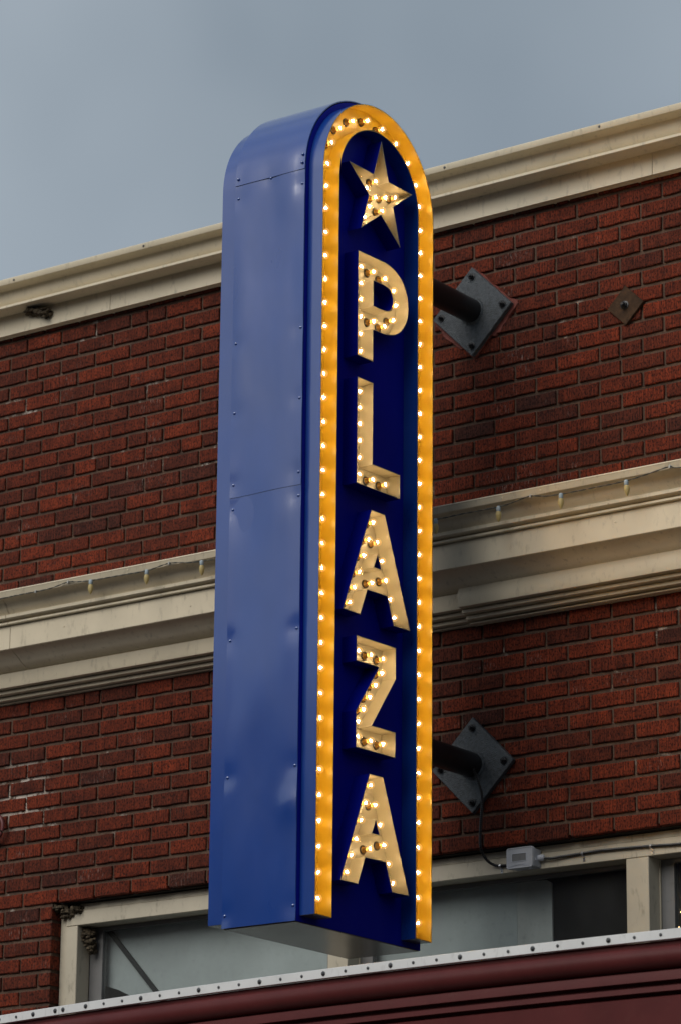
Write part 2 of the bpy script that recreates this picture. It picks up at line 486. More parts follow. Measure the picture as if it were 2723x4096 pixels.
rows = []
for r in range(-3, 52):
    zb = ROW0 - r * CH
    if zb + BH < WIN_B:
        break
    rows.append((r, zb))
bricks = []     # (x0, x1, zb, seed)
BREAK = -0.95
cutr = random.Random(4)
for r, zb in rows:
    if r <= 20:
        pr = 0.5 * (r % 2); pl = 0.5 * (r % 2) - 13.587
    else:
        pr = (0.5 if (r - 24) % 2 == 0 else 0.0) + 0.1975; pl = (0.5 if (r - 24) % 2 == 0 else 0.0) - 13.65
    spans = []
    for k in range(-40, 60):
        x0 = (k + pr) * BW
        if BREAK <= x0 < 2.6:
            spans.append([x0, x0 + BL])
        x0 = (k + pl) * BW
        if -4.6 < x0 and x0 + BW <= BREAK + 0.12:
            spans.append([x0, x0 + BL])
    spans.sort()
    # close the hidden break with a cut brick
    for i in range(len(spans) - 1):
        gap = spans[i + 1][0] - spans[i][1]
        if gap < 0.008:
            spans[i][1] = spans[i + 1][0] - 0.0112
        elif gap > 0.04:
            spans.append([spans[i][1] + 0.0112, spans[i + 1][0] - 0.0112])
    spans.sort()
    in_win = zb < WIN_T - 0.03
    for a, b in spans:
        if in_win:
            if a > WIN_L - 0.05 and b < WIN_R + 0.05: continue
            if a < WIN_L < b or (WIN_L - 0.03 < b <= WIN_L): b = WIN_L
            if a < WIN_R < b: a = WIN_R
            if a >= WIN_L - 0.001 and b <= WIN_R: continue
        if b - a < 0.03: continue
        if b - a > 0.15 and cutr.random() < 0.045:
            k = a + (b - a) * cutr.uniform(0.3, 0.7)
            bricks.append((a, k - 0.004, zb)); bricks.append((k + 0.004, b, zb))
            continue
        bricks.append((a, b, zb))
def shows(b):
    xc = (b[0] + b[1]) / 2; z = b[2]
    if not (-3.0 < xc < 0.8): return False
    if -1.60 < xc < -0.55: return False
    if z > 6.95 or 5.25 < z + 0.03 < 5.66 or z < 3.70: return False
    return True
cand = sorted([b for b in bricks if shows(b)], key=lambda b: (Vector(((b[0] + b[1]) / 2, 0, b[2])) - CAM).length)
single = set(cand[:300])
J = MB(); Jt = []
for i, b in enumerate(bricks):
    a, e, zb = b
    tone = rng.random() ** 0.85
    jy = rng.uniform(-0.0012, 0.0012)
    c = Vector(((a + e) / 2 + rng.uniform(-0.001, 0.001), jy, zb + BH / 2 + rng.uniform(-0.0009, 0.0009)))
    L = e - a
    if b in single:
        if abs(L - BL) < 0.006:
            me = full[rng.randrange(len(full))]
        else:
            key = round(L, 3)
            if key not in cut_cache: cut_cache[key] = brick_data(L, int(key * 5000))
            me = cut_cache[key]
        o = link('brick', me, c, wall)
        o.rotation_euler = (0, R(rng.uniform(-0.35, 0.35)), 0)
        o['tone'] = float(tone)
    else:
        mb = brick_mesh('b', L, 7000 + i)
        J.add([p + c for p in mb.v], mb.f)
        Jt += [tone] * len(mb.f)
jo = J.build('brick_courses', 'brick_joined', wall, kind='stuff', center=(0, 0, 5))
at = jo.data.attributes.new('tone', 'FLOAT', 'FACE')
at.data.foreach_set('value', Jt)

# ---- roof cornice
frieze = [(0.30, 6.94), (-0.018, 6.94), (-0.020, 6.9415), (-0.040, 6.9400), (-0.040, 7.0350), (0.30, 7.0350)]
gutter = [(0.30, 7.0358), (-0.126, 7.0355), (-0.1275, 7.0370), (-0.1275, 7.0475), (-0.082, 7.0490), (-0.068, 7.0530), (-0.0715, 7.0610), (-0.0830, 7.0720), (-0.0910, 7.085), (-0.0930, 7.098),
          (-0.0945, 7.1080), (-0.0960, 7.1190), (-0.0995, 7.1300), (-0.1080, 7.1350), (-0.1480, 7.1360), (-0.1535, 7.1365), (-0.1550, 7.1385), (-0.1555, 7.1625), (-0.150, 7.1670), (0.30, 7.200)]
def sections(name, prof, cuts, mat, gap=0.0016):
    for a, b in zip(cuts[:-1], cuts[1:]):
        mb = MB(); mb.extrude_x(prof, a + gap, b - gap)
        mb.build(name, mat, building, smooth=True)
sections('frieze_board', frieze, [BX0, -2.246, 0.587, BX1], 'cream_paint')
sections('roof_gutter', gutter, [BX0, BX1], 'cream_paint')
for x, z in ((-0.35, 7.1515), (0.41, 7.1535), (-1.965, 7.1515), (-2.726, 7.1515)):
    s = MB(); s.lathe([(0, 0.0055), (0.003, 0.0055), (0.005, 0.003)], (x, -0.1545, z - 0.002), (0, -1, 0), 8)
    s.build('cornice_screw', 'screw_dark', building, smooth=True)

# ---- belt cornice
belt = [(0.20, 5.3150), (-0.098, 5.3150), (-0.150, 5.3440), (-0.152, 5.3485), (-0.206, 5.3785), (-0.2175, 5.3795), (-0.2200, 5.3820), (-0.2200, 5.4840), (-0.2100, 5.4848), (-0.2100, 5.4868), (-0.2360, 5.4876), (-0.2380, 5.4895), (-0.2380, 5.4965), (-0.2360, 5.4985),
        (-0.2200, 5.4995), (-0.2200, 5.5050), (-0.2520, 5.5105), (-0.2540, 5.5125), (-0.2540, 5.5240), (-0.2515, 5.5265), (-0.2300, 5.5280),
        (-0.2300, 5.5330), (-0.2370, 5.5420), (-0.2450, 5.5520), (-0.2500, 5.5620), (-0.2525, 5.5700), (-0.2590, 5.5775), (-0.2720, 5.5845), (-0.2910, 5.5885),
        (-0.3030, 5.5895), (-0.3045, 5.5915), (-0.3055, 5.6120), (-0.3085, 5.6160), (-0.3075, 5.6205), (-0.3000, 5.6235), (0.20, 5.690)]
sections('belt_cornice', belt, [BX0, -2.610, 3.2, BX1], 'cream_paint')
def bed(dy, dz):
    return [(0.20, 5.1965 + dz), (-0.013 - dy, 5.1965 + dz), (-0.014 - dy, 5.2020 + dz), (-0.004, 5.2030 + dz), (-0.004, 5.2060), (-0.039 - dy, 5.2068), (-0.040 - dy, 5.2085), (-0.040 - dy, 5.2200), (-0.038 - dy, 5.2215), (-0.020 - dy, 5.2220), (-0.020 - dy, 5.2258), (-0.069 - dy, 5.2265),
            (-0.070 - dy, 5.228), (-0.070 - dy, 5.2390), (-0.068 - dy, 5.2405), (-0.050 - dy, 5.2410), (-0.050 - dy, 5.2450), (-0.099 - dy, 5.2458), (-0.100 - dy, 5.2475), (-0.100 - dy, 5.3080), (-0.092 - dy, 5.3100 + dy * 0.5), (-0.092 - dy, 5.3135 + dy * 0.5), (0.20, 5.3135)]
mb = MB(); mb.extrude_x(bed(0, 0), BX0, -0.3065); mb.build('bed_moulding', 'cream_paint', building, smooth=True)
mb = MB(); mb.extrude_x(bed(0.024, -0.003), -0.305, BX1); mb.build('bed_moulding', 'cream_paint', building, smooth=True)
for x, y, z in ((0.50, -0.220, 5.447), (-2.3, -0.220, 5.437), (0.03, -0.305, 5.603), (0.21, -0.305, 5.604), (-1.88, -0.305, 5.605), (0.49, -0.254, 5.518), (-1.6, -0.220, 5.425), (-1.72, -0.254, 5.518), (-2.08, -0.041, 5.215)):
    s = MB(); s.lathe([(0, 0.0045), (0.0025, 0.0042), (0.004, 0.002)], (x, y + 0.001, z), (0, -1, 0), 7)
    s.build('nail_head', 'cream_paint', building, smooth=True)

# ---- window strip
win = link('window_strip', None, Vector((-0.3, 0.1, WIN_B)), building)
mb = MB(); mb.box(WIN_L - 0.15, WIN_R + 0.15, 0.030, 0.11, 4.2745, 4.2835); mb.build('lintel_shade', 'gap_shade_dark', win)  # dark lintel box also stands for the shade in the gap
def frame_box(name, x0, x1, y0, y1, z0, z1, mat='window_paint'):
    mb = MB()
    e = 0.0022
    mb.box(x0, x1, y0 + e, y1, z0, z1)
    mb.add([(x0, y0 + e, z0), (x1, y0 + e, z0), (x1, y0 + e, z1), (x0, y0 + e, z1), (x0 + e, y0, z0 + e), (x1 - e, y0, z0 + e), (x1 - e, y0, z1 - e), (x0 + e, y0, z1 - e)],
           [(0, 1, 5, 4), (1, 2, 6, 5), (2, 3, 7, 6), (3, 0, 4, 7), (4, 5, 6, 7)])
    return mb.build(name, mat, win)
frame_box('head_trim', WIN_L + 0.002, WIN_R - 0.002, 0.060, 0.20, 4.2415, 4.2700)
frame_box('head_rail', WIN_L + 0.041, WIN_R - 0.041, 0.050, 0.15, 4.1770, 4.2400)
frame_box('jamb_trim', WIN_L + 0.002, WIN_L + 0.0395, 0.060, 0.20, WIN_B, 4.2400)
frame_box('jamb', WIN_L + 0.041, -2.400, 0.051, 0.135, WIN_B, 4.1755)
frame_box('jamb', 1.85, WIN_R - 0.041, 0.051, 0.135, WIN_B, 4.1755)
for a, b in ((-1.061, -0.962), (0.363, 0.464)):
    frame_box('mullion', a, b, 0.0505, 0.130, WIN_B, 4.1755)
    mb = MB(); mb.box(a + 0.004, b + 0.004, 0.1305, 0.1385, WIN_B, 4.1750); mb.build('mullion_stop', 'window_paint', win)
panes = [(-2.399, -1.057), (-0.957, 0.367), (0.469, 1.849)]
for i, (a, b) in enumerate(panes):
    sf = 0.056 if i else 0.070
    mb = MB()
    mb.box(a, a + sf, 0.1390, 0.165, WIN_B, 4.1745); mb.box(b - sf, b, 0.1390, 0.165, WIN_B, 4.1745)
    mb.box(a + sf, b - sf, 0.1390, 0.165, 4.1590, 4.1745); mb.box(a + sf, b - sf, 0.1390, 0.165, WIN_B, WIN_B + 0.05)
    sash = mb.build('sash', 'vinyl', win)
    mb = MB(); mb.box(a + sf, b - sf, 0.150, 0.154, WIN_B + 0.05, 4.1590); mb.build('pane', 'pane_glass', win)
frame_box('sill', WIN_L, WIN_R, 0.02, 0.2, WIN_B - 0.05, WIN_B - 0.002)
def board(name, pts, y0, y1, mat):
    mb = MB(); n = len(pts)
    mb.add([(x, y0, z) for x, z in pts] + [(x, y1, z) for x, z in pts], [tuple(range(n)), tuple(reversed(range(n, 2 * n)))] + [(i, n + i, n + (i + 1) % n, (i + 1) % n) for i in range(n)])
    return mb.build(name, mat, win)
arc = [(-2.400, 3.937), (-2.34, 3.926), (-2.28, 3.906), (-2.218, 3.878), (-2.16, 3.84), (-2.11, 3.78), (-2.08, 3.70)]
board('blocking_board', arc + [(-2.08, 3.3), (-1.0, 3.3), (-1.0, 4.20), (-2.400, 4.20)], 0.195, 0.205, 'board_teal')
board('blocking_board', [(-0.98, 3.3), (-0.235, 3.3), (-0.235, 4.20), (-0.98, 4.20)], 0.195, 0.205, 'board_teal')
board('blocking_board', [(-0.2345, 3.3), (-0.063, 3.3), (-0.072, 4.150), (-0.095, 4.163), (-0.2345, 4.17)], 0.196, 0.204, 'board_pale')
dv = Vector((0.266, 0, -0.281)).normalized(); nv = Vector((dv.z, 0, -dv.x)) * 0.010
p0 = Vector((-2.375, 0, 4.2125)); p1 = Vector((-1.95, 0, 3.763))
board('cable_reflection', [((p0 + nv).x, (p0 + nv).z), ((p0 - nv).x, (p0 - nv).z), ((p1 - nv).x, (p1 - nv).z), ((p1 + nv).x, (p1 + nv).z)], 0.176, 0.186, 'reflection_dark')  # dark strip stands in for a cable's reflection in the glass
mb = MB()
mb.box(WIN_L - 0.3, WIN_R + 0.3, 3.0, 3.05, 2.6, 5.0); mb.box(WIN_L - 0.35, WIN_L - 0.3, 0.301, 3.0, 2.6, 5.0); mb.box(WIN_R + 0.3, WIN_R + 0.35, 0.301, 3.0, 2.6, 5.0)
mb.box(WIN_L - 0.3, WIN_R + 0.3, 0.301, 3.0, 4.95, 5.0); mb.box(WIN_L - 0.3, WIN_R + 0.3, 0.301, 3.0, 2.6, 2.65)
mb.build('room', 'room', win)

# ------------------------------------------------------------------ marquee canopy below
canopy = thing('marquee_canopy', (0.4, -1.1, 2.9), 'dark maroon canopy with a white screwed metal strip along its top edge', 'canopy')
def cy(x):
    return -1.985 - 0.1257 * (x + 0.96) + 0.0326 * (x + 0.96) * (x - 0.75)
def sweep(prof, x0, x1, step=0.08):
    n = max(1, int((x1 - x0) / step)); rings = []
    for i in range(n + 1):
        x = x0 + (x1 - x0) * i / n
        rings.append([(x, min(cy(x) + dy, -0.02), z) for dy, z in prof])
    mb = MB(); mb.rings(rings, True, True); return mb
TZ = 3.4275
CX0, CX1 = -3.1, 3.9
JX = -0.700
strip = [(0.0, TZ), (-0.003, TZ - 0.002), (-0.003, TZ - 0.0300), (0.0, TZ - 0.0315), (0.012, TZ - 0.0315), (0.05, TZ - 0.004), (0.05, TZ)]
for a, b in ((CX0, JX - 0.001), (JX + 0.001, CX1)):
    sweep(strip, a, b).build('cap_strip', 'white_metal', canopy, smooth=True)
def zz(d): return TZ - d
fas = [(0.013, zz(.0318)), (0.013, zz(.046))]
for k in range(9):
    a = math.pi * k / 8
    fas.append((0.013 - 0.036 * math.sin(a), zz(0.047 + 0.0355 * (1 - math.cos(a)))))
fas += [(0.013, zz(.122)), (0.000, zz(.126)), (-0.004, zz(.140)), (-0.006, zz(.1555)), (0.016, zz(.1565)), (0.016, zz(.168)), (0.003, zz(.1715)), (0.001, zz(.1875)), (0.024, zz(.189)), (0.024, zz(.198)), (0.008, zz(.203)), (0.008, zz(.48)), (0.05, zz(.50)), (0.30, zz(.50)), (0.30, zz(.0318))]
sweep(fas, CX0, CX1).build('fascia', 'maroon', canopy, smooth=True)
mb = MB(); n = 60
top = [(CX0 + (CX1 - CX0) * i / n) for i in range(n + 1)]
mb.rings([[(x, min(cy(x) + 0.301, -0.03), 3.36), (x, -0.012, 3.36), (x, -0.012, 2.95), (x, min(cy(x) + 0.301, -0.03), 2.95)] for x in top], True, True)
mb.build('deck', 'tar', canopy)
sm = MB(); sm.lathe([(0, 0.0052), (0.002, 0.0052), (0.0036, 0.003)], (0, 0, 0), (0, -1, 0), 8)
small_me = sm.mesh('screw', ['screw_dark'], Vector((0, 0, 0)), True)
bgm = MB(); bgm.lathe([(0, 0.0084), (0.0015, 0.0084), (0.002, 0.0064), (0.005, 0.0058), (0.007, 0.0035)], (0, 0, 0), (0, -1, 0), 10)
big_me = bgm.mesh('bolt', ['screw_dark'], Vector((0, 0, 0)), True)
k0 = 0.5657
for k in range(-18, 15):
    x = k0 + k * 0.0937
    if abs(x - JX) < 0.065: continue
    big = (k % 3 == 0)
    link('bolt' if big else 'screw', big_me if big else small_me, Vector((x, cy(x) - 0.003, TZ - 0.0155)), canopy)
for dx in (-0.020, 0.022):
    link('bolt', big_me, Vector((JX + dx, cy(JX + dx) - 0.003, TZ - 0.0155)), canopy)

# ------------------------------------------------------------------ the vertical sign
XC = -0.3028
XL, X1 = XC - 0.1672, XC + 0.1672        # body sides; X1 = lit face plane
T = 0.0664                               # channel depth
XR = X1 + T
YC, ZS = -1.0155, 6.671                  # arch centre
ZB, ZF = 3.7685, 3.791
sign = thing('vertical_sign', (XC, YC, ZB), 'tall blue arched projecting sign reading PLAZA in bulb-lit letters under a star', 'sign')
def arch(Rr, zb, seg=40, sub=1):
    p = []
    for i in range(sub):
        p.append((YC - Rr, zb + (ZS - zb) * i / sub))
    for i in range(seg + 1):
        a = math.pi * i / seg
        p.append((YC - Rr * math.cos(a), ZS + Rr * math.sin(a)))
    for i in range(1, sub + 1):
        p.append((YC + Rr, ZS + (zb - ZS) * i / sub))
    return p
# core
RB = 0.391
pts = arch(RB, ZB)
mb = MB(); n = len(pts)
mb.add([(XL + 0.001, y, z) for y, z in pts] + [(X1, y, z) for y, z in pts], [tuple(range(n)), tuple(reversed(range(n, 2 * n)))], 1)
mb.add([(XL + 0.001, y, z) for y, z in pts] + [(X1, y, z) for y, z in pts], [(i, n + i, n + i + 1, i + 1) for i in range(n - 1)], 0)
mb.build('cabinet', ['blue', 'navy'], sign)
mb = MB(); mb.box(XL + 0.006, X1 - 0.004, YC - RB + 0.006, YC + RB - 0.006, ZB - 0.003, ZB + 0.002)
mb.build('bottom_plate', 'bottom_metal', sign)

# dented sheet panels
RIV = [(-0.455, 5.459), (-0.132, 5.459), (-0.138, 5.367), (-0.454, 6.025), (-0.135, 6.031), (-0.457, 5.363), (-0.458, 4.852), (-0.139, 4.856), (-0.457, 4.33), (-0.140, 4.34),
       (-0.457, 3.815), (-0.140, 3.825), (-0.455, 6.62), (-0.140, 6.615), (-0.30, 6.672), (-0.455, 6.70), (-0.140, 6.70), (-0.140, 6.735), (-0.455, 5.745), (-0.138, 5.75)]
RIV = [(max(x, XL + 0.013), z) for x, z in RIV]
RIV = [(min(x, X1 - 0.012), z) for x, z in RIV]
def dent(x, z):
    v = noise.noise(Vector((x * 4.0, 3.1, z * 0.9))) * 0.0070 + noise.noise(Vector((x * 7, 8.1, z * 3.2))) * 0.0014
    edge = min(x - XL, X1 - x)
    v *= min(1, max(0, edge / 0.05))
    for rx, rz in RIV:
        d2 = ((x - rx) ** 2 + (z - rz) ** 2)
        if d2 < 0.02:
            v -= 0.0030 * math.exp(-d2 / 0.0011)
    for rx, rz, s, q in ((-0.165, 4.20, 0.006, 0.0016), (-0.37, 5.33, -0.004, 0.006), (-0.25, 5.31, 0.003, 0.005), (-0.20, 6.55, 0.003, 0.003)):
        d2 = ((x - rx) ** 2 + (z - rz) ** 2 * 0.5)
        v += s * math.exp(-d2 / q)
    return v
def sheet(name, s0, s1, rad, step=0.022, amp=1.0, over=0.0):
    # s runs up the front face then over the arch; the length is measured from ZB
    LS = ZS - ZB
    ns = max(4, int((s1 - s0) / step)); nx = 16
    xs = [XL - over + (X1 - XL + 2 * over) * i / nx for i in range(nx + 1)]
    def P(s, x, r):
        if s <= LS: return Vector((x, YC - r, ZB + s))
        a = (s - LS) / rad
        if a <= math.pi: return Vector((x, YC - r * math.cos(a), ZS + r * math.sin(a)))
        return Vector((x, YC + r, ZS - (s - LS - math.pi * rad)))
    mb = MB(); vs = []
    for i in range(ns + 1):
        s = s0 + (s1 - s0) * i / ns
        for x in xs:
            d = dent(x, ZB + s) * amp if (s < LS + 0.1) else noise.noise(Vector((x * 3, 1.7, s * 2))) * 0.001 * amp
            vs.append(P(s, x, rad + d))
    W = nx + 1
    fs = [(i * W + j, i * W + j + 1, (i + 1) * W + j + 1, (i + 1) * W + j) for i in range(ns) for j in range(nx)]
    base = len(vs)
    border = [j for j in range(W)] + [i * W + nx for i in range(1, ns + 1)] + [ns * W + j for j in range(nx - 1, -1, -1)] + [i * W for i in range(ns - 1, 0, -1)]
    bi = []
    for b in border:
        i, j = divmod(b, W); s = s0 + (s1 - s0) * i / ns
        bi.append(P(s, xs[j], rad - 0.0045))
    nb = len(border)
    fs += [(border[k], border[(k + 1) % nb], base + (k + 1) % nb, base + k) for k in range(nb)]
    mb.add(vs + bi, fs)
    return mb.build(name, 'blue', sign, smooth=True)
sheet('front_panel', 0.0, 1.648, 0.3955)
sheet('front_panel', 1.640, 2.925, 0.3975)
sheet('arch_panel', 2.905, 2.905 + 0.02 + math.pi * 0.3995, 0.3995, 0.03, 0.5)
rv = MB(); rv.lathe([(0, 0.0062), (0.002, 0.0060), (0.0042, 0.0035), (0.0048, 0.0012)], (0, 0, 0), (0, -1, 0), 8)
rv_me = rv.mesh('rivet', ['blue'], Vector((0, 0, 0)), True)
for x, z in RIV:
    rr = 0.3957 if z < 5.415 else (0.3977 if z < 6.68 else 0.3997)
    if z <= ZS + 0.005: y = YC - rr - dent(x, z)
    else: y = YC - math.sqrt(max(0, rr * rr - (z - ZS) ** 2)) - 0.001
    link('rivet', rv_me, Vector((x, y, z)), sign)

# arch channels (a lit one on the near side, the same shell on the far side)
RO, RI, WT = 0.3695, 0.2640, 0.003
def channel(side):
    xf = X1 + 0.0005 if side > 0 else XL + 0.0005
    xr = xf + side * (T if side > 0 else 0.083)
    xb = xf + side * 0.0035
    mb = MB()
    o, o2, i2, i1 = (arch(r, ZF, 44, 14) for r in (RO, RO - WT, RI + WT, RI))
    wob = [noise.noise(Vector((z * 2.3, y * 2, 5))) * 0.0012 for y, z in o]
    n = len(o)
    def strip(a, xa, b, xb_, mi):
        mb.add([(xa, y, z) for y, z in a] + [(xb_, y, z) for y, z in b], [(k, k + 1, n + k + 1, n + k) for k in range(n - 1)], mi)
    strip(o, xf, o, xr, 0); strip(o, xr, o2, xr, 1); strip(o2, xr, o2, xb, 1); strip(o2, xb, i2, xb, 1)
    strip(i2, xb, i2, xr, 1); strip(i2, xr, i1, xr, 1); strip(i1, xr, i1, xf, 0)
    for a, b in ((YC - RO, YC - RI), (YC + RI, YC + RO)):
        x0, x1 = sorted((xf, xr - side * 0.002))
        mb.box(x0, x1, a + 0.001, b - 0.001, ZF - 0.001, ZF + 0.002, 2)
    me_o = mb.build('bulb_channel', ['blue', 'yellow', 'bottom_metal'], sign, smooth=True)
    return me_o
ch = channel(1)
ch['label'] = 'yellow lined arched channel ringed with lit bulbs'
channel(-1)

# bulbs
def bulb_mesh(lit):
    mb = MB()
    mb.lathe([(0.0, 0.0175), (0.004, 0.0175), (0.0045, 0.0145), (0.0015, 0.0140)], (0, 0, 0), (1, 0, 0), 14, 0, False)
    mb.lathe([(0.0005, 0.0140), (0.0012, 0.0138), (0.006, 0.0125), (0.012, 0.0095), (0.020, 0.0085)], (0, 0, 0), (1, 0, 0), 12, 1, True)
    prof = [(0.0185, 0.0080)]
    for k in range(1, 10):
        a = R(35) + (math.pi - R(35)) * k / 9
        prof.append((0.0355 - 0.0150 * math.cos(a), max(0.0004, 0.0150 * math.sin(a))))
    mb.lathe(prof, (0, 0, 0), (1, 0, 0), 16, 2, True)
    mb.sphere((0.035, -0.0030, 0.0022), 0.0029, 7, 5, 3)
    mb.sphere((0.034, 0.0034, 0.0010), 0.0024, 7, 5, 3)
    mb.sphere((0.037, 0.0000, -0.0034), 0.0023, 7, 5, 3)
    return mb.mesh('bulb', ['socket_brown', 'amber', 'bulb_glass' if lit else 'bulb_glass_off', 'filament' if lit else 'filament_off'], Vector((0, 0, 0)), True)
bulb_lit, bulb_off = bulb_mesh(True), bulb_mesh(False)
def put_bulbs(parent, pts, off=()):
    for k, (y, z) in enumerate(pts):
        o = link('bulb', bulb_off if k in off else bulb_lit, Vector((X1 + 0.0045, y, z)), parent)
        o.rotation_euler = (rng.uniform(0, 6.28), 0, 0)
        if k in off: o['label'] = 'unlit bulb'
cb = [(-1.3280, 3.858 + 0.0953 * k) for k in range(28)]
cb += [(-1.329, 6.529), (-1.327, 6.621), (-1.321, 6.715), (-1.294, 6.811), (-1.241, 6.889), (-1.161, 6.948), (-1.063, 6.983), (-0.962, 6.981), (-0.868, 6.951), (-0.787, 6.895), (-0.729, 6.820), (-0.704, 6.737), (-0.697, 6.638)]
cb += [(-0.6965, 3.860 + 0.0958 * k) for k in range(29)]
put_bulbs(ch, cb)

# channel letters
def offset_poly(pts, d):
    n = len(pts); area = sum(pts[i][0] * pts[(i + 1) % n][1] - pts[(i + 1) % n][0] * pts[i][1] for i in range(n))
    sgn = 1 if area > 0 else -1
    out = []
    for i in range(n):
        p0 = Vector(pts[i - 1]).to_2d(); p1 = Vector(pts[i]).to_2d(); p2 = Vector(pts[(i + 1) % n]).to_2d()
        e1 = (p1 - p0).normalized(); e2 = (p2 - p1).normalized()
        n1 = Vector((-e1.y, e1.x)) * sgn; n2 = Vector((-e2.y, e2.x)) * sgn
        b = (n1 + n2); c = max(0.35, b.length / 2)
        b = b.normalized() * (d / c)
        out.append((p1.x + b.x, p1.y + b.y))
    return out
def channel_letter(outer, holes, label, bulbs, off=()):
    mb = MB(); xf, xb, xr = X1 + 0.0005, X1 + 0.0040, XR - 0.0005
    inner = offset_poly(outer, 0.0028)
    hin = [offset_poly(h, -0.0028) for h in holes]
    def wallstrip(a, xa, b, xb_, mi):
        n = len(a)
        mb.add([(xa, y, z) for y, z in a] + [(xb_, y, z) for y, z in b], [(k, (k + 1) % n, n + (k + 1) % n, n + k) for k in range(n)], mi)
    wallstrip(outer, xf, outer, xr, 0); wallstrip(outer, xr, inner, xr, 1); wallstrip(inner, xr, inner, xb, 1)
    for h, hi in zip(holes, hin):
        wallstrip(h, xf, h, xr, 0); wallstrip(h, xr, hi, xr, 1); wallstrip(hi, xr, hi, xb, 1)
    loops = [[Vector((y, z, 0)) for y, z in l] for l in [inner] + hin]
    flat = [p for l in loops for p in l]
    mb.add([(xb, p.x, p.y) for p in flat], [tuple(t) for t in tessellate_polygon(loops)], 1)
    o = mb.build('channel_letter', ['navy', 'ivory'], sign)
    o['label'] = label
    put_bulbs(o, bulbs, off)
    return o
star = []
c0 = (-1.004, 6.685)
for k in range(10):
    a = R(90 - 36 * k); rr = 0.224 if k % 2 == 0 else 0.0865
    star.append((c0[0] + rr * math.cos(a), c0[1] + rr * math.sin(a)))
channel_letter(star, [], 'ivory five pointed star lined with bulbs', [(-1.004, 6.746), (-1.062, 6.699), (-1.004, 6.679), (-0.938, 6.700), (-0.872, 6.722), (-1.044, 6.629), (-0.959, 6.637), (-1.075, 6.575), (-1.000, 6.822), (-1.127, 6.728), (-0.925, 6.590)], (8, 9, 10))
def curve2(pts, n=5):
    sp = spline([(y, z, 0) for y, z in pts], 200)
    k = max(1, len(sp) // (n * (len(pts) - 1)))
    out = [(p.x, p.y) for p in sp[::k]]
    if (Vector(out[-1]) - Vector(pts[-1])).length < 0.004: out = out[:-1]
    return out + [pts[-1]]
Pout = [(-1.152, 6.407), (-1.050, 6.409)] + curve2([(-1.000, 6.411), (-0.958, 6.410), (-0.905, 6.397), (-0.856, 6.368), (-0.825, 6.322), (-0.814, 6.268), (-0.824, 6.212), (-0.858, 6.162), (-0.905, 6.131), (-0.960, 6.116), (-1.008, 6.112)]) + [(-1.049, 6.111), (-1.0485, 5.980), (-1.152, 5.979)]
Pin = [(-1.0485, 6.312), (-1.0485, 6.210)] + curve2([(-1.005, 6.210), (-0.963, 6.214), (-0.935, 6.228), (-0.922, 6.256), (-0.925, 6.286), (-0.945, 6.308), (-0.985, 6.314)])
channel_letter(Pout, [Pin], 'ivory letter P lined with lit bulbs', [(-1.095, 6.363), (-1.012, 6.367), (-0.937, 6.361), (-0.878, 6.328), (-0.862, 6.272), (-1.095, 6.294), (-1.096, 6.228), (-1.095, 6.158), (-1.010, 6.163), (-0.937, 6.163), (-0.880, 6.205), (-1.096, 6.087), (-1.096, 6.016)])
channel_letter([(-1.150, 5.893), (-1.0465, 5.895), (-1.0465, 5.569), (-0.8655, 5.572), (-0.8650, 5.4745), (-1.151, 5.4685)], [], 'ivory letter L lined with lit bulbs', [(-1.097, 5.853), (-1.096, 5.788), (-1.096, 5.723), (-1.097, 5.656), (-1.097, 5.587), (-1.096, 5.522), (-1.008, 5.522), (-0.925, 5.522)])
def letter_a(dz, bulbs, label):
    out = [(-1.0535, 5.386), (-0.9645, 5.388), (-0.793, 4.966), (-0.9035, 4.963), (-0.9466, 5.069), (-1.0745, 5.066), (-1.1185, 4.9605), (-1.2295, 4.9595)]
    hole = [(-1.0105, 5.2165), (-0.9890, 5.1660), (-1.0325, 5.1650)]
    channel_letter([(y, z + dz) for y, z in out], [[(y, z + dz) for y, z in hole]], label, bulbs)
letter_a(0.0, [(-1.005, 5.352), (-1.032, 5.278), (-0.975, 5.280), (-1.062, 5.209), (-0.945, 5.213), (-1.090, 5.137), (-1.008, 5.113), (-0.920, 5.142), (-1.122, 5.070), (-1.150, 5.005), (-0.889, 5.075), (-0.862, 5.008)], 'upper ivory letter A lined with lit bulbs')
channel_letter([(-1.142, 4.8765), (-0.8865, 4.8805), (-0.8865, 4.757), (-1.0385, 4.550), (-0.8865, 4.5525), (-0.8870, 4.4535), (-1.1400, 4.4485), (-1.1410, 4.589), (-0.9975, 4.7815), (-1.1415, 4.7780)], [], 'ivory letter Z lined with lit bulbs',
               [(-1.090, 4.831), (-1.010, 4.831), (-0.933, 4.831), (-0.940, 4.775), (-0.980, 4.720), (-1.017, 4.667), (-1.056, 4.612), (-1.090, 4.560), (-1.090, 4.502), (-1.008, 4.501), (-0.930, 4.503)])
letter_a(-1.0215, [(-1.008, 4.332), (-1.038, 4.260), (-0.978, 4.262), (-1.066, 4.190), (-0.946, 4.192), (-1.096, 4.115), (-1.008, 4.091), (-0.920, 4.120), (-1.126, 4.049), (-0.889, 4.053), (-1.153, 3.982), (-0.862, 3.985)], 'lower ivory letter A lined with lit bulbs')

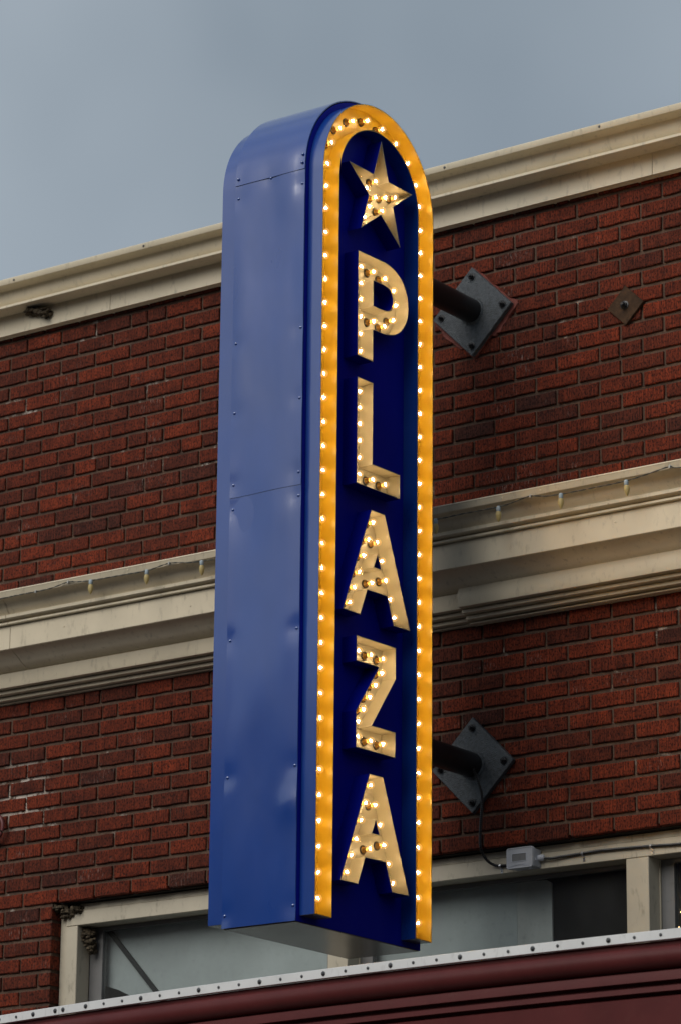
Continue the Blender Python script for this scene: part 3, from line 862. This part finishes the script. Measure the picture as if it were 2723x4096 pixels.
# ------------------------------------------------------------------ brackets
def bracket(zc, label, sealant):
    b = thing('mounting_bracket', (XC, 0, zc), label, 'bracket', 'brackets carrying the sign')
    hs = 0.1385
    def rot(x, z, a=R(45)):
        return (XC + x * math.cos(a) - z * math.sin(a), zc + x * math.sin(a) + z * math.cos(a))
    mb = MB()
    def ring(h, y): return [(*rot(x, z),) for x, z in ((-h, -h), (h, -h), (h, h), (-h, h))], y
    rings = []
    for h, y in ((hs, -0.004), (hs, -0.0225), (hs - 0.002, -0.0245)):
        rings.append([(px, y, pz) for px, pz in ring(h, y)[0]])
    mb.rings(rings, True, True)
    mb.build('plate', 'plate_black', b)
    mb = MB()
    mb.lathe([(0.024, 0.0510), (YC * -1 - RB + 0.004, 0.0510)], (XC, 0, zc), (0, -1, 0), 32)
    mb.build('pipe', 'pipe_black', b, smooth=True)
    mb = MB(); rr = random.Random(int(zc * 100))
    rings = []
    for k in range(49):
        a = 6.283185 * k / 48; q = rr.uniform(0.0045, 0.0085)
        c = Vector((XC + math.cos(a) * 0.0525, -0.026, zc + math.sin(a) * 0.0525)); e = Vector((math.cos(a), 0, math.sin(a)))
        rings.append([c + e * math.cos(t) * q + Vector((0, -1, 0)) * math.sin(t) * q for t in (0, 1.05, 2.1, 3.14, 4.2, 5.2)])
    rings[-1] = rings[0]
    mb.rings(rings, True, False); mb.build('weld_bead', 'plate_black', b, smooth=True)
    for sx, sz in ((-1, -1), (1, -1), (1, 1), (-1, 1)):
        px, pz = rot(sx * 0.108, sz * 0.108)
        mb = MB()
        mb.lathe([(0.0, 0.0165), (0.003, 0.0165), (0.0032, 0.012)], (px, -0.0245, pz), (0, -1, 0), 14)
        mb.lathe([(0.003, 0.0115), (0.012, 0.0115), (0.0135, 0.0095)], (px, -0.0245, pz), (0, -1, 0), 6)
        mb.lathe([(0.012, 0.0062), (0.022, 0.0062), (0.023, 0.0045)], (px, -0.0245, pz), (0, -1, 0), 10)
        mb.build('bolt', 'bolt_black', b)
    if sealant:
        rr = random.Random(5); outl = []
        for k in range(72):
            a = 6.283185 * k / 72
            e = abs(math.cos(a + R(45))) ; h = hs / max(abs(math.cos(a - R(45))), abs(math.sin(a - R(45))))
            ex = 0.004 + 0.012 * (noise.noise(Vector((math.cos(a) * 3, math.sin(a) * 3, 2))) + 0.4)
            if -0.75 < math.sin(a + 0.1) < 0.25 and math.cos(a) > 0.5: ex += 0.017 + 0.014 * noise.noise(Vector((a * 9, 0, 0)))
            if math.sin(a) < -0.05 and math.cos(a) < -0.4: ex += 0.014
            outl.append((XC + math.cos(a) * (h + max(0.004, ex)), zc + math.sin(a) * (h + max(0.004, ex))))
        mb = MB(); n = len(outl)
        vs = [(x, 0.008, z) for x, z in outl] + [(XC + (x - XC) * 0.97, -0.0045 - 0.002 * noise.noise(Vector((x * 30, z * 30, 0))), zc + (z - zc) * 0.97) for x, z in outl] + [(XC, -0.0038, zc)]
        mb.add(vs, [(k, (k + 1) % n, n + (k + 1) % n, n + k) for k in range(n)] + [(n + k, n + (k + 1) % n, 2 * n) for k in range(n)])
        so = mb.build('sealant', 'red_sealant', b, smooth=True); so['label'] = 'smeared red sealant round the plate'
    return b
bracket(6.540, 'upper black diamond plate and pipe with red sealant smeared round it', True)
bracket(4.614, 'lower black diamond plate and pipe with a cable leaving its underside', False)

# rusty anchor plate
a = thing('anchor_plate', (0.433, 0, 6.419), 'small rusty brown diamond plate bolted to the upper brick wall', 'plate')
mb = MB(); rings = []
for h, y in ((0.0845, 0.003), (0.0845, -0.010), (0.083, -0.0115)):
    rings.append([(0.433, y, 6.419 - h), (0.433 + h, y, 6.419), (0.433, y, 6.419 + h), (0.433 - h, y, 6.419)])
mb.rings(rings, True, True); mb.build('plate', 'rust', a)
mb = MB()
mb.lathe([(0, 0.0185), (0.003, 0.0185), (0.004, 0.014), (0.012, 0.0135), (0.014, 0.010), (0.022, 0.0085), (0.024, 0.006)], (0.431, -0.0115, 6.420), (0, -1, 0), 12)
mb.build('bolt', 'bolt_black', a, smooth=True)

# ------------------------------------------------------------------ conduit, straps, box
cond = thing('electrical_conduit', (-0.2, 0.04, 4.21), 'black ribbed flexible conduit looping from lower bracket and along the window head', 'conduit')
def ribbed(pts):
    sp = spline(pts, 260)
    rad = [0.0064 if k % 2 else 0.0052 for k in range(len(sp))]
    mb = MB(); mb.tube(sp, rad, 9); return mb
ribbed([(-0.268, -0.075, 4.590), (-0.252, -0.074, 4.560), (-0.240, -0.069, 4.520), (-0.234, -0.060, 4.480), (-0.238, -0.050, 4.440), (-0.250, -0.040, 4.390), (-0.261, -0.030, 4.327), (-0.269, -0.012, 4.271), (-0.264, 0.020, 4.234), (-0.243, 0.038, 4.215), (-0.210, 0.0425, 4.208), (-0.130, 0.0425, 4.206)]).build('conduit_run', 'conduit', cond)
ribbed([(-0.010, 0.036, 4.217), (0.030, 0.037, 4.212), (0.080, 0.040, 4.214), (0.170, 0.0425, 4.217), (0.269, 0.0425, 4.219), (0.480, 0.0425, 4.213), (0.619, 0.0425, 4.207), (0.95, 0.0425, 4.205), (1.8, 0.0425, 4.205)]).build('conduit_run', 'conduit', cond)
for x, z in ((-0.214, 4.208), (0.170, 4.217), (0.480, 4.213), (0.86, 4.206)):
    mb = MB(); rings = []
    for xx in (x - 0.005, x - 0.0035, x + 0.0035, x + 0.005):
        rr = 0.0078 if abs(xx - x) < 0.004 else 0.0070
        rings.append([(xx, 0.0425 + math.cos(t) * rr, z + math.sin(t) * rr) for t in [6.283185 * q / 12 for q in range(12)]])
    mb.rings(rings, True, False)
    mb.box(x - 0.001, x + 0.0045, 0.0425, 0.0485, z - 0.0135, z - 0.006)
    # tab with its screw hole drawn as a raised frame round a dark screw
    mb.box(x - 0.001, x + 0.009, 0.0468, 0.0488, z - 0.030, z - 0.0125)
    mb.build('strap', 'zinc', cond)
    mb = MB(); mb.lathe([(0, 0.0028), (0.0015, 0.0024)], (x + 0.004, 0.0468, z - 0.0205), (0, -1, 0), 8); mb.build('strap_screw', 'bolt_black', cond)

jb = thing('junction_box', (-0.083, 0.0, 4.176), 'grey plastic weatherproof junction box with clear cover on the window head', 'junction box')
def rrect(x0, x1, z0, z1, r, n=4):
    out = []
    for cx_, cz, a0 in ((x1 - r, z0 + r, -90), (x1 - r, z1 - r, 0), (x0 + r, z1 - r, 90), (x0 + r, z0 + r, 180)):
        for k in range(n + 1):
            a = R(a0 + 90 * k / n); out.append((cx_ + r * math.cos(a), cz + r * math.sin(a)))
    return out
def slab(mb, secs, mi=0):
    mb.rings([[(x, y, z) for x, z in rrect(*rc, rr)] for rc, rr, y in secs], True, True, mi)
BXa, BXb, BZa, BZb = -0.146, -0.023, 4.176, 4.2595
mb = MB(); slab(mb, [((BXa + .006, BXb - .004, BZa + .004, BZb - .005), .006, 0.0488), ((BXa + .006, BXb - .004, BZa + .004, BZb - .005), .006, -0.002)])
mb.build('box_body', 'box_grey', jb, smooth=True)
mb = MB(); slab(mb, [((BXa, BXb, BZa, BZb), .009, -0.0015), ((BXa, BXb, BZa, BZb), .009, -0.0165), ((BXa + .001, BXb - .001, BZa + .001, BZb - .001), .008, -0.0185), ((BXa + .004, BXb - .004, BZa + .004, BZb - .004), .007, -0.0185), ((BXa + .006, BXb - .006, BZa + .006, BZb - .006), .006, -0.0165)])
lid = mb.build('lid', 'box_grey', jb, smooth=True)
mb = MB()
wx0, wx1, wz0, wz1 = -0.121, -0.052, 4.203, 4.2365
for a0, a1, b0, b1 in ((wx0, wx1, wz0, wz0 + .002), (wx0, wx1, wz1 - .002, wz1), (wx0, wx0 + .002, wz0 + .002, wz1 - .002), (wx1 - .002, wx1, wz0 + .002, wz1 - .002)):
    mb.box(a0, a1, -0.0182, -0.0160, b0, b1)
mb.build('lid_window_rim', 'gland', lid)
mb = MB(); mb.box(wx0 + .0022, wx1 - .0022, -0.0172, -0.0166, wz0 + .0022, wz1 - .0022); mb.build('lid_window', 'vinyl', lid)
mb = MB(); rings = []
for k in range(13):
    t = k / 12; x = BXa + 0.012 + (BXb - BXa - 0.026) * t; z = BZa + 0.007 + 0.0075 * math.sin(math.pi * t)
    rings.append([(x, -0.0165, z - .0012), (x, -0.0185, z - .0006), (x, -0.0185, z + .0006), (x, -0.0165, z + .0012)])
mb.rings(rings, True, True); mb.build('lid_ridge', 'gland', lid)
mb = MB(); mb.box(-0.0275, -0.0215, 0.004, 0.013, 4.205, 4.214); mb.box(-0.045, -0.036, -0.010, 0.0, 4.1705, 4.177); mb.build('latch', 'gland', jb)
mb = MB(); mb.lathe([(0, 0.0130), (0.004, 0.0130), (0.005, 0.0115), (0.010, 0.0115), (0.011, 0.0135), (0.020, 0.0130), (0.022, 0.0105), (0.026, 0.0090)], (-0.0275, 0.034, 4.218), (1, 0, 0), 10)
mb.build('cable_gland', 'gland', jb)

# ------------------------------------------------------------------ string lights on the belt cornice
sl = thing('string_lights', (-0.8, -0.31, 5.55), 'grey wire string of unlit amber bulbs hung along the belt cornice', 'string lights')
YS = -0.3135
wire_pts = [(-3.7, 5.585), (-3.0, 5.587), (-2.596, 5.585), (-2.496, 5.586), (-2.389, 5.586), (-2.299, 5.588), (-2.206, 5.601), (-2.153, 5.594), (-2.075, 5.588), (-1.945, 5.586), (-1.765, 5.584), (-1.647, 5.597), (-1.554, 5.585), (-1.469, 5.578), (-1.30, 5.575), (-1.0, 5.588), (-0.7, 5.574), (-0.45, 5.570),
       (-0.282, 5.564), (-0.155, 5.566), (0.019, 5.566), (0.098, 5.575), (0.168, 5.585), (0.246, 5.572), (0.312, 5.569), (0.415, 5.569), (0.506, 5.570), (0.610, 5.572), (0.717, 5.584), (0.804, 5.595), (0.856, 5.583), (1.15, 5.57), (1.55, 5.58), (2.2, 5.57)]
sp = spline([(x, YS, z) for x, z in wire_pts], 90)
mb = MB()
for ph in (0, math.pi):
    mb.tube([p + Vector((0, math.cos(k * 0.9 + ph), math.sin(k * 0.9 + ph))) * 0.0014 for k, p in enumerate(sp)], 0.0017, 5)
mb.build('wire', 'wire', sl, smooth=True)
sock = MB()
sock.lathe([(0.004, 0.0060), (0.0, 0.0082), (-0.004, 0.0090), (-0.016, 0.0088), (-0.018, 0.0078)], (0, 0, 0), (0, 0, 1), 12)
sock_me = sock.mesh('lamp_socket', ['lamp_socket'], Vector((0, 0, 0)), True)
bb = MB()
prof = [(-0.017, 0.0062), (-0.0185, 0.0080), (-0.023, 0.0102), (-0.030, 0.0118), (-0.037, 0.0116), (-0.046, 0.0096), (-0.054, 0.0064), (-0.059, 0.0034), (-0.062, 0.0012)]
bb.lathe(prof, (0, 0, 0), (0, 0, 1), 12)
bb_me = bb.mesh('lamp_bulb', ['string_bulb'], Vector((0, 0, 0)), False)
lx = [-3.3, -2.9, -2.075, -1.765, -1.469, -1.16, -0.86, -0.57, -0.282, 0.019, 0.312, 0.610, 0.90, 1.20]
for x in lx:
    X = x
    z = min(sp, key=lambda p: abs(p.x - X)).z
    s = link('lamp_socket', sock_me, Vector((X, YS - 0.002, z - 0.001)), sl)
    b = link('lamp_bulb', bb_me, Vector((X + 0.0005, YS - 0.002, z - 0.001)), s)
    tilt = (R(rng.uniform(-3, 3)), R(rng.uniform(-4, 4)), rng.uniform(0, 6))
    s.rotation_euler = tilt
for x in (-2.206, -1.647, 0.168, 0.804, -2.389, -1.0):
    X = x; z = min(sp, key=lambda p: abs(p.x - X)).z
    mb = MB(); mb.lathe([(0, 0.0045), (0.008, 0.0045), (0.010, 0.003)], (X, -0.3055, z + 0.004), (0, -1, 0), 8)
    mb.box(X - 0.003, X + 0.003, -0.317, -0.306, z - 0.006, z + 0.004)
    mb.build('wire_clip', 'clip', sl)

# ------------------------------------------------------------------ mud nests
def nest(blobs, label, seed):
    lo = Vector([sum(b[0][i] for b in blobs) / len(blobs) for i in range(3)])
    mb = MB(); rr = random.Random(seed)
    pel = []
    for c, s in blobs:
        for _ in range(26):
            d = Vector((rr.gauss(0, 1), rr.gauss(0, 1), rr.gauss(0, 1))).normalized() * rr.uniform(0.45, 1.0)
            pel.append((Vector(c) + Vector((d.x * s[0], d.y * s[1], d.z * s[2])), rr.uniform(0.006, 0.0125)))
        pel.append((Vector(c), min(s) * 0.9))
    for k, (c, r) in enumerate(pel):
        rings = []
        sq = Vector((rr.uniform(0.8, 1.4), rr.uniform(0.8, 1.2), rr.uniform(0.55, 0.95)))
        for i in range(6):
            a = math.pi * (0.04 + 0.92 * i / 5); rg = []
            for j in range(8):
                b_ = 6.283185 * j / 8
                d = Vector((math.sin(a) * math.cos(b_), math.sin(a) * math.sin(b_), math.cos(a)))
                q = r * (1 + 0.35 * noise.noise(d * 2.1 + Vector((seed, k, 0))))
                rg.append(c + Vector((d.x * sq.x, d.y * sq.y, d.z * sq.z)) * q)
            rings.append(rg)
        mb.rings(rings, True, True)
    return mb.build('mud_nest', 'nest', None, smooth=True, label=label, cat='nest', group='mud nests stuck under ledges')
nest([((-2.700, -0.062, 7.016), (0.036, 0.030, 0.018)), ((-2.655, -0.064, 7.006), (0.036, 0.026, 0.018)), ((-2.615, -0.060, 6.992), (0.030, 0.026, 0.024))], 'dark mud nest stuck under the roof cornice', 1)
nest([((-2.455, 0.050, 4.240), (0.046, 0.036, 0.032)), ((-2.405, 0.050, 4.247), (0.044, 0.034, 0.026)), ((-2.495, 0.035, 4.258), (0.026, 0.026, 0.018))], 'lumpy mud nest on the outer top corner of the window frame', 2)
nest([((-2.380, 0.105, 4.150), (0.038, 0.040, 0.028)), ((-2.372, 0.105, 4.112), (0.026, 0.036, 0.036)), ((-2.366, 0.110, 4.080), (0.015, 0.024, 0.028))], 'dark hanging nest inside the top corner of the window frame', 3)

# ------------------------------------------------------------------ painted hook at the left
hk = []
for k in range(15):
    a_ = R(115 - 235 * k / 14)
    hk.append((-2.832 + 0.052 * math.cos(a_), -0.030, 4.640 + 0.056 * math.sin(a_)))
hk = [(-2.86, 0.012, 4.690)] + hk + [(-2.865, 0.012, 4.588)]
mb = MB(); mb.tube(spline(hk, 120), 0.0085, 10)
mb.build('wall_hook', 'hook_paint', None, smooth=True, label='dark red curved metal hook fixed to the lower left brickwork', cat='hook')
